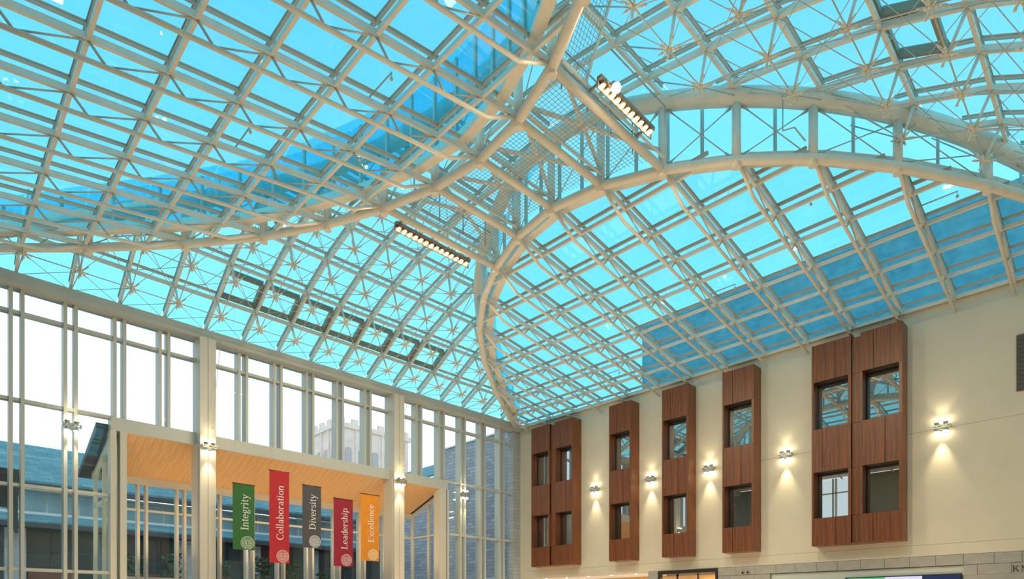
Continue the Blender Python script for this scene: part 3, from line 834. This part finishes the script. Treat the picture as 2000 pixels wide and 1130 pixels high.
sconce_thing((23.04, Q0-.0, 6.83), 'four lamp steel sconce on the paired posts right of the porch', math.pi/2)
# unseen fill spots added low in the hall to warm the steel, no fixtures
for p in (5, 12, 19, 25):
    for q in (5, 12, 19, 25):
        light('hall_fill', 'SPOT', (p, q, -1.2), HALL_POWER, (1, .74, .46), rot=(math.pi, 0, 0), spot_size=2.3, spot_blend=.9, shadow_soft_size=.35)

# ------------------------------------------------------------------ lettering (flat serif glyphs drawn as polygons)
def G(ch):
    out = []
    R = lambda x0, y0, x1, y1: out.append([(x0,y0),(x1,y0),(x1,y1),(x0,y1)])
    def A(cx, cy, rx, ry, tx, ty, a0=0, a1=360):
        n = max(6, int(abs(a1-a0)/18))
        for k in range(n):
            a = math.radians(a0+(a1-a0)*k/n); b = math.radians(a0+(a1-a0)*(k+1)/n)
            out.append([(cx+rx*math.cos(a),cy+ry*math.sin(a)),(cx+rx*math.cos(b),cy+ry*math.sin(b)),(cx+(rx-tx)*math.cos(b),cy+(ry-ty)*math.sin(b)),(cx+(rx-tx)*math.cos(a),cy+(ry-ty)*math.sin(a))])
    D = lambda x0, y0, x1, y1, w: out.append([(x0,y0),(x1,y1),(x1+w,y1),(x0+w,y0)])
    def stem(x, y0, y1, foot=True, flag=True, w=.08):
        R(x, y0, x+w, y1)
        if foot: R(x-.05, y0, x+w+.05, y0+.028)
        if flag: R(x-.05, y1-.04, x+.01, y1-.005)
    w = .5
    if ch == 'I': R(.105,0,.195,.68); R(.02,0,.28,.035); R(.02,.645,.28,.68); w = .31
    elif ch == 'n': stem(.07,0,.46); A(.265,.30,.155,.165,.08,.045,0,165); R(.34,0,.42,.31); R(.29,0,.47,.028); w = .49
    elif ch == 'h': stem(.07,0,.72); A(.265,.30,.155,.165,.08,.045,0,165); R(.34,0,.42,.31); R(.29,0,.47,.028); w = .49
    elif ch == 't': R(.1,.09,.18,.60); R(.02,.42,.29,.46); A(.22,.11,.12,.115,.08,.045,180,310); w = .31
    elif ch == 'e': A(.22,.23,.2,.24,.085,.045,0,318); R(.08,.225,.42,.262); w = .45
    elif ch == 'g': A(.2,.30,.16,.165,.07,.045); R(.31,.41,.44,.45); A(.22,-.08,.19,.13,.06,.045); D(.09,.04,.11,.17,.06); w = .45
    elif ch == 'r': stem(.07,0,.46); A(.25,.31,.13,.15,.05,.055,50,160); R(.28,.35,.36,.44); w = .37
    elif ch == 'i': stem(.08,0,.46); A(.12,.62,.055,.055,.054,.054); w = .25
    elif ch == 'y': D(.04,.46,.20,.02,.085); D(.38,.46,.13,-.19,.05); R(0,.43,.17,.46); R(.32,.43,.48,.46); R(.04,-.22,.17,-.16); w = .47
    elif ch == 'C': A(.35,.34,.32,.355,.1,.04,42,318); R(.56,.50,.59,.66); w = .64
    elif ch == 'o': A(.24,.23,.21,.24,.085,.04); w = .48
    elif ch == 'l': stem(.08,0,.72); w = .25
    elif ch == 'a': R(.29,.03,.37,.31); A(.215,.31,.155,.155,.08,.045,0,150); A(.2,.13,.165,.14,.08,.04,20,340); R(.33,0,.43,.035); w = .44
    elif ch == 'b': stem(.07,0,.72,False); A(.27,.23,.2,.24,.085,.04,-150,150); w = .5
    elif ch == 'p': stem(.07,-.22,.46); A(.27,.23,.2,.24,.085,.04,-150,150); w = .5
    elif ch == 'd': A(.23,.23,.2,.24,.085,.04,30,330); R(.35,0,.43,.72); R(.30,.68,.36,.715); R(.43,0,.49,.03); w = .5
    elif ch == 'D': R(.09,0,.185,.68); R(.01,0,.25,.035); R(.01,.645,.25,.68); A(.22,.34,.4,.34,.1,.04,-90,90); w = .68
    elif ch == 'v': D(.04,.46,.19,0,.085); D(.38,.46,.23,0,.045); R(0,.43,.17,.46); R(.31,.43,.47,.46); w = .46
    elif ch == 's': A(.2,.345,.145,.125,.065,.045,25,265); A(.195,.12,.155,.13,.065,.045,-155,88); w = .38
    elif ch == 'L': R(.09,0,.185,.68); R(.01,.645,.27,.68); R(.01,0,.5,.04); R(.47,0,.5,.17); w = .56
    elif ch == 'E': R(.09,0,.185,.68); R(.01,.642,.5,.68); R(.15,.33,.38,.365); R(.01,0,.52,.038); R(.472,.53,.5,.68); R(.492,0,.52,.16); R(.35,.27,.378,.43); w = .58
    elif ch == 'x': D(.04,.46,.33,0,.085); D(.38,.46,.05,0,.04); R(0,.43,.18,.46); R(.3,.43,.46,.46); R(0,0,.14,.028); R(.26,0,.46,.028); w = .46
    elif ch == 'c': A(.22,.23,.2,.24,.085,.045,48,318); R(.31,.34,.37,.42); w = .42
    elif ch == 'O': A(.36,.34,.33,.355,.1,.04); w = .72
    elif ch == 'N': R(.09,0,.13,.68); R(.53,0,.57,.68); D(.06,.68,.46,0,.11); R(.0,0,.22,.03); R(.44,.65,.66,.68); R(0,.65,.1,.68); w = .68
    elif ch == 'K': R(.09,0,.185,.68); R(.01,0,.26,.035); R(.01,.645,.26,.68); D(.19,.27,.47,.66,.055); D(.27,.40,.50,.0,.11); R(.4,.65,.6,.68); R(.44,0,.66,.03); w = .66
    return out, w
def text_polys(s, size, track=0):
    x = 0; polys = []
    for ch in s:
        g, w = G(ch)
        polys += [[((px+x)*size, py*size) for px, py in p] for p in g]; x += w+track
    return polys, x*size
def flat(mb, polys, f, th):
    """extrude 2-D polygons by th along f's third argument"""
    for p in polys:
        n = len(p); a = sum(p[i][0]*p[(i+1)%n][1]-p[(i+1)%n][0]*p[i][1] for i in range(n))
        if a < 0: p = p[::-1]
        mb.add([f(x, y, 0) for x, y in p]+[f(x, y, th) for x, y in p], [tuple(range(n-1,-1,-1)), tuple(range(n,2*n))]+[(i,(i+1)%n,n+(i+1)%n,n+i) for i in range(n)])
    return mb

# ------------------------------------------------------------------ five banners
QB = 26.0
def banner(p0, p1, z1, z0, word, col, tfrac, label):
    t = thing('banner', ((p0+p1)/2, QB, z0), label, 'banner', 'hanging word banners')
    n = 10; vs = []; fs = []
    def bend(u, v): return .012*math.sin(u*5+v*2.1)+.010*math.sin(v*6.0+p0)
    mrows = 14
    for s in (0, 1):
        for j in range(mrows+1):
            for i in range(n+1):
                u = i/n; v = j/mrows; vs.append((p0+(p1-p0)*u, QB+bend(u, v)+s*.006, z0+(z1-z0)*v))
    N = (n+1)*(mrows+1)
    for s in (0, 1):
        for j in range(mrows):
            for i in range(n):
                a = s*N+j*(n+1)+i; q = (a, a+1, a+n+2, a+n+1); fs.append(q if s == 0 else q[::-1])
    cl = part('cloth', MB().add(vs, fs, True), M['cloth'][col], t)
    part('top_rod', MB().tube([(p0-.03, QB, z1), (p1+.03, QB, z1)], .018, 8), M['darkframe'], t)
    part('hanging_wire', MB().tube([(p0+.05, QB, z1), (p0+.05, QB, zV(QB))], .003, 4).tube([(p1-.05, QB, z1), (p1-.05, QB, zV(QB))], .003, 4), M['rod'], t)
    W = p1-p0; H = z1-z0
    def face(x, z, th):       # point on the cloth front
        return (x, QB+bend((x-p0)/W, (z-z0)/H)-.004-th, z)
    S = .437; polys, ln = text_polys(word, S)
    zb = z0+H*tfrac; xb = p0+W*.70
    adv = 0
    for ch in word:
        g, w_ = G(ch)
        pl = [[((px+adv)*S, py*S) for px, py in p] for p in g]; adv += w_
        part('printed_letter', flat(MB(), pl, lambda x, y, th: face(xb-y, zb+x, th), .003), M['print'], t)
    # seal: disc, ring, OLIN and rules
    cx, cz, r = p0+W*.665, z0+.30, .27
    disc = [[(cx+r*math.cos(2*math.pi*k/28), cz+r*math.sin(2*math.pi*k/28)) for k in range(28)]]
    part('seal_disc', flat(MB(), disc, lambda x, y, th: face(x, y, th), .002), M['seal'][col], t)
    ring = []
    for rr, tt in ((r, .014), (r*.80, .008)):
        for k in range(28):
            a, b = 2*math.pi*k/28, 2*math.pi*(k+1)/28
            ring.append([(cx+rr*math.cos(a), cz+rr*math.sin(a)), (cx+rr*math.cos(b), cz+rr*math.sin(b)), (cx+(rr-tt)*math.cos(b), cz+(rr-tt)*math.sin(b)), (cx+(rr-tt)*math.cos(a), cz+(rr-tt)*math.sin(a))])
    ol, l2 = text_polys('OLIN', .165)
    ring += [[(cx-l2/2+x, cz-.055+y) for x, y in p] for p in ol]
    for (w_, y_) in ((.26, .115), (.30, .085), (.30, -.10), (.26, -.135), (.18, -.165)):
        ring.append([(cx-w_/2, cz+y_), (cx+w_/2, cz+y_), (cx+w_/2, cz+y_+.010), (cx-w_/2, cz+y_+.010)])
    part('seal_print', flat(MB(), ring, lambda x, y, th: face(x, y, th+.002), .003), M['print'], t)
    return t
banner(9.59, 10.47, 5.34, 2.63, 'Integrity', 'green', .30, 'green banner reading Integrity, leftmost of the five')
banner(11.10, 11.97, 6.11, 2.17, 'Collaboration', 'red', .25, 'tall red banner reading Collaboration')
banner(12.58, 13.46, 5.70, 2.93, 'Diversity', 'grey', .295, 'charcoal grey banner reading Diversity, middle of the five')
banner(14.09, 15.07, 5.31, 2.19, 'Leadership', 'crimson', .255, 'dark crimson banner reading Leadership')
banner(15.50, 16.49, 5.71, 2.53, 'Excellence', 'orange', .28, 'orange banner reading Excellence, rightmost of the five')

# hooks and slack lines at the columns
for p, lab in ((8.95, 'thin steel line with hook hanging beside the left column'), (18.32, 'thin steel line with hook hanging beside the right column')):
    t = thing('hook_line', (p, 26.6, 7.3), lab, 'cable')
    part('line', MB().tube([(p+.55, 27.1, 11.45), (p+.06, 26.6, 7.75)], .010, 5), M['rod'], t)
    hk = [(p+.06+.05*math.sin(a)*.8, 26.6, 7.68-.09*(1-math.cos(a))*.8) for a in [k*.5 for k in range(10)]]
    part('hook', MB().tube(hk, .016, 6), M['rod'], t)

# ------------------------------------------------------------------ small things on the office wall
tv = thing('television', (P0+.1, 6.6, -.3), 'wide wall television lit at its top edge, in the stone niche', 'television')
part('bezel', MB().box(P0+.02, P0+.10, 4.62, 8.55, -.6, 1.47), M['black'], tv)
part('screen', MB().box(P0+.012, P0+.03, 4.66, 8.51, -.56, 1.435), M['screen'], tv)
part('screen_stripe', MB().box(P0+.008, P0+.014, 5.85, 7.1, .9, 1.43), M['screenw'], tv, 'pale lit part of the screen')
part('screen_stripe', MB().box(P0+.008, P0+.014, 7.1, 8.45, .9, 1.43), M['screeng'], tv, 'green lit part of the screen')
for q, lab in ((12.86, 'small black round wall speaker, left of the pair under the stone band'), (12.62, 'small black round wall speaker, right of the pair under the stone band')):
    t = thing('round_speaker', (P0, q, 1.87), lab, 'speaker')
    part('ring', MB().tube([(P0-.015, q, 1.87), (P0-.09, q, 1.87)], [.085, .08], 14), M['stone'], t)
    part('cone', MB().tube([(P0-.085, q, 1.87), (P0-.10, q, 1.87)], [.062, .05], 14), M['black'], t)
pn = thing('wall_panel', (P0, 2.4, 7.7), 'dark grey rectangular panel high on the cream wall at the right edge', 'panel')
part('frame', MB().box(P0-.06, P0, 1.7, 3.05, 7.71, 9.64), M['walllouvre'], pn)
for k in range(12): part('slat', MB().box(P0-.075, P0-.055, 1.75, 3.0, 7.78+k*.152, 7.78+k*.152+.12), M['walllouvre'], pn)
for ch, q in (('K', 3.17), ('N', 2.93)):
    ps, w = text_polys(ch, .30)
    o = part('letter', flat(MB(), ps, lambda x, y, th: (P0-.022-th, q-x, 1.46+y), .012), M['letter'], None)
    tag(o, 'dark serif letter %s mounted on the stone band at the right edge' % ch, 'letter')

# ------------------------------------------------------------------ courtyard and buildings outside
# slate-roofed range across the courtyard
sb = thing('slate_building', (10, 42, -1.6), 'low courtyard building with blue slate roofs and a glazed clerestory', 'building')
def qwall(p0, p1, q0, q1, z0, z1): return MB().box(p0, p1, q0, q1, z0, z1)
E0, E1 = -14, 27
part('upper_roof', MB().hexa([(E0,43,7.15),(E1,43,7.15),(E1,50,10.6),(E0,50,10.6),(E0,43,7.35),(E1,43,7.35),(E1,50,10.8),(E0,50,10.8)]), M['slate'], sb)
part('upper_eave', MB().box(E0, E1, 42.85, 43.2, 6.95, 7.2), M['eavedark'], sb)
part('clerestory_wall', MB().box(E0, E1, 43.8, 44, 5.3, 7.0), M['white'], sb)
for k in range(27):
    p = E0+.4+k*1.5
    part('clerestory_window', MB().box(p, p+1.4, 43.74, 43.8, 5.65, 6.85), M['extglass2'], sb)
part('sill', MB().box(E0, E1, 43.1, 43.8, 5.45, 5.65), M['white'], sb)
part('lower_roof', MB().hexa([(E0,41,4.75),(E1,41,4.75),(E1,43.6,5.5),(E0,43.6,5.5),(E0,41,4.9),(E1,41,4.9),(E1,43.6,5.65),(E0,43.6,5.65)]), M['slate'], sb)
part('lower_eave', MB().box(E0, E1, 40.9, 41.2, 4.55, 4.8), M['eavedark'], sb)
part('lower_wall', MB().box(E0, E1, 42.3, 42.5, -1.6, 4.8), M['extglass'], sb)
for k in range(9):
    p = E0+1+k*4.2
    part('stone_pier', MB().box(p, p+.9, 41.9, 42.3, -1.6, 4.55), M['extstone2'], sb)
    part('wood_spandrel', MB().box(p+1.0, p+3.2, 42.15, 42.3, .9, 2.4), M['redwood'], sb)
    part('transom', MB().box(p+.9, p+4.2, 42.2, 42.3, 3.3, 3.42), M['eavedark'], sb)
    for s in range(1, 3): part('mullion', MB().box(p+.9+s*1.1, p+1.0+s*1.1, 42.2, 42.3, -1.6, 4.5), M['eavedark'], sb)
# dark canopy to the left of the porch
cn = thing('canopy', (1.2, 31, 4.5), 'dark sloping canopy end outside the glass at the left edge', 'canopy')
part('canopy_roof', MB().hexa([(-6,Q0+1,5.0),(3.15,Q0+1,5.0),(3.15,31.5,4.2),(-6,31.5,4.2),(-6,Q0+1,5.2),(3.15,Q0+1,5.2),(3.15,31.5,4.4),(-6,31.5,4.4)]), M['eavedark'], cn)
part('canopy_side', MB().hexa([(2.85,Q0+1,2.9),(2.95,Q0+1,2.9),(2.95,30.8,4.1),(2.85,30.8,4.1),(2.85,Q0+1,5.0),(2.95,Q0+1,5.0),(2.95,31.3,4.3),(2.85,31.3,4.3)]), M['eavedark'], cn)
# stone wing continuing the office wall
sw = thing('stone_wing', (28.6, 36, -1.6), 'grey rough stone building wing beyond the far corner', 'building')
part('wing_wall', MB().box(28.0, 28.6, Q0+.45, 36.2, -1.6, 11.85), M['extstone'], sw)
part('coping', MB().box(27.9, 28.7, Q0+.45, 36.3, 11.85, 11.95), M['white'], sw)
part('low_wing_wall', MB().box(28.3, 28.9, 36.2, 60, -1.6, 10.2), M['extstone'], sw)
part('low_wing_roof', MB().hexa([(28.1,36.2,10.2),(34,36.2,13.2),(34,60,13.2),(28.1,60,10.2),(28.1,36.2,10.35),(34,36.2,13.35),(34,60,13.35),(28.1,60,10.35)]), M['slate'], sw)
part('downpipe', MB().tube([(27.95, Q0+.6, 2.3), (27.95, 36, 2.3)], .06, 8), M['white'], sw, 'pale horizontal pipe')
# tower far behind
tw = thing('bell_tower', (60, 98, -1.6), 'tall pale stone tower with arched louvres, far behind the glass wall', 'tower')
T0, T1, U0, U1, TZ = 52.4, 66.5, 95.0, 104.0, 31.6
part('shaft', MB().box(T0, T1, U0, U1, -1.6, TZ), M['tower'], tw)
part('parapet', MB().box(T0-.4, T1+.4, U0-.4, U1+.4, TZ, TZ+.8), M['tower'], tw)
def arch_poly(w, h): return [(-w/2,0),(w/2,0),(w/2,h)]+[(w/2*math.cos(math.pi*k/8), h+w/2*math.sin(math.pi*k/8)) for k in range(1, 8)]+[(-w/2,h)]
for k in range(5):
    p = T0+1.8+k*2.62
    part('louvre_arch', flat(MB(), [arch_poly(1.25, 6.2)], lambda x, y, th: (p+x, U0-.02-th, TZ-10+y), .12), M['louvre'], tw)
    part('buttress', MB().box(p-1.35, p-.95, U0-.25, U0, TZ-11.5, TZ), M['tower'], tw)
for k in range(3):
    q = U0+1.8+k*2.62
    part('louvre_arch', flat(MB(), [arch_poly(1.25, 6.2)], lambda x, y, th: (T0-.02-th, q-x, TZ-10+y), .12), M['louvre'], tw)
    part('buttress', MB().box(T0-.25, T0, q-1.35, q-.95, TZ-11.5, TZ), M['tower'], tw)
for k in range(6):
    part('merlon', MB().box(T0-.3+k*2.6, T0+.9+k*2.6, U0-.4, U0+.1, TZ+.8, TZ+1.6), M['tower'], tw)
for k in range(4):
    part('merlon', MB().box(T0-.4, T0+.1, U0-.3+k*2.6, U0+.9+k*2.6, TZ+.8, TZ+1.6), M['tower'], tw)
# upper storeys set back behind the office wall, seen through the roof glass
us = thing('upper_storeys', (38, 8, 11), 'dark slate clad upper storeys behind the office wall seen through blue roof glass', 'building')
part('slate_wall', MB().box(34, 44, -30, 22.6, 9, 18.2), M['slatedark'], us)
part('parapet', MB().box(33.8, 44.2, -30, 22.8, 18.2, 18.5), M['slatedark'], us)
part('terrace', MB().box(P0+.3, 34, -30, Q0, 11.2, 11.45), M['stone'], us)

# shrubs in the courtyard
def shrub(p, q, h, label):
    t = thing('shrub', (p, q, -1.6), label, 'shrub', 'courtyard shrubs')
    part('trunk', MB().tube([(p,q,-1.6),(p+.05,q,-1.6+h*.5),(p,q+.04,-1.6+h*.85)], [.06,.045,.015], 6), M['trunk'], t)
    mb = MB()
    for k in range(420):
        u = random.random()**.6; z = -1.6+h*(.25+.75*u); r = .95*(1-.55*u)*math.sqrt(random.random()); a = random.uniform(0, 6.283)
        c = Vector((p+r*math.cos(a), q+r*math.sin(a), z)); s_ = random.uniform(.10, .2)
        d1 = Vector((random.uniform(-1,1), random.uniform(-1,1), random.uniform(-.6,.3))).normalized()
        d2 = d1.cross(Vector((random.uniform(-1,1), random.uniform(-1,1), random.uniform(-1,1)))).normalized()*.32
        mb.add([c-d1*s_, c+d2*s_, c+d1*s_, c-d2*s_, c+d1.cross(d2)*.06], [(0,1,4),(1,2,4),(2,3,4),(3,0,4)])
    part('foliage', mb, M['leaf'], t, kind='stuff')
for p, q, h, lab in ((7.6, 32.6, 4.3, 'leafy dark shrub behind the glass left of the left column'), (9.4, 33.0, 4.5, 'leafy dark shrub outside just right of the left column'), (11.6, 33.2, 4.3, 'leafy dark shrub outside below the green banner'),
                     (13.6, 33.0, 4.6, 'leafy dark shrub outside between the red and grey banners'), (15.4, 33.2, 4.4, 'leafy dark shrub outside below the grey banner'), (17.4, 33.0, 4.2, 'leafy dark shrub outside below the crimson banner')):
    shrub(p, q, h, lab)
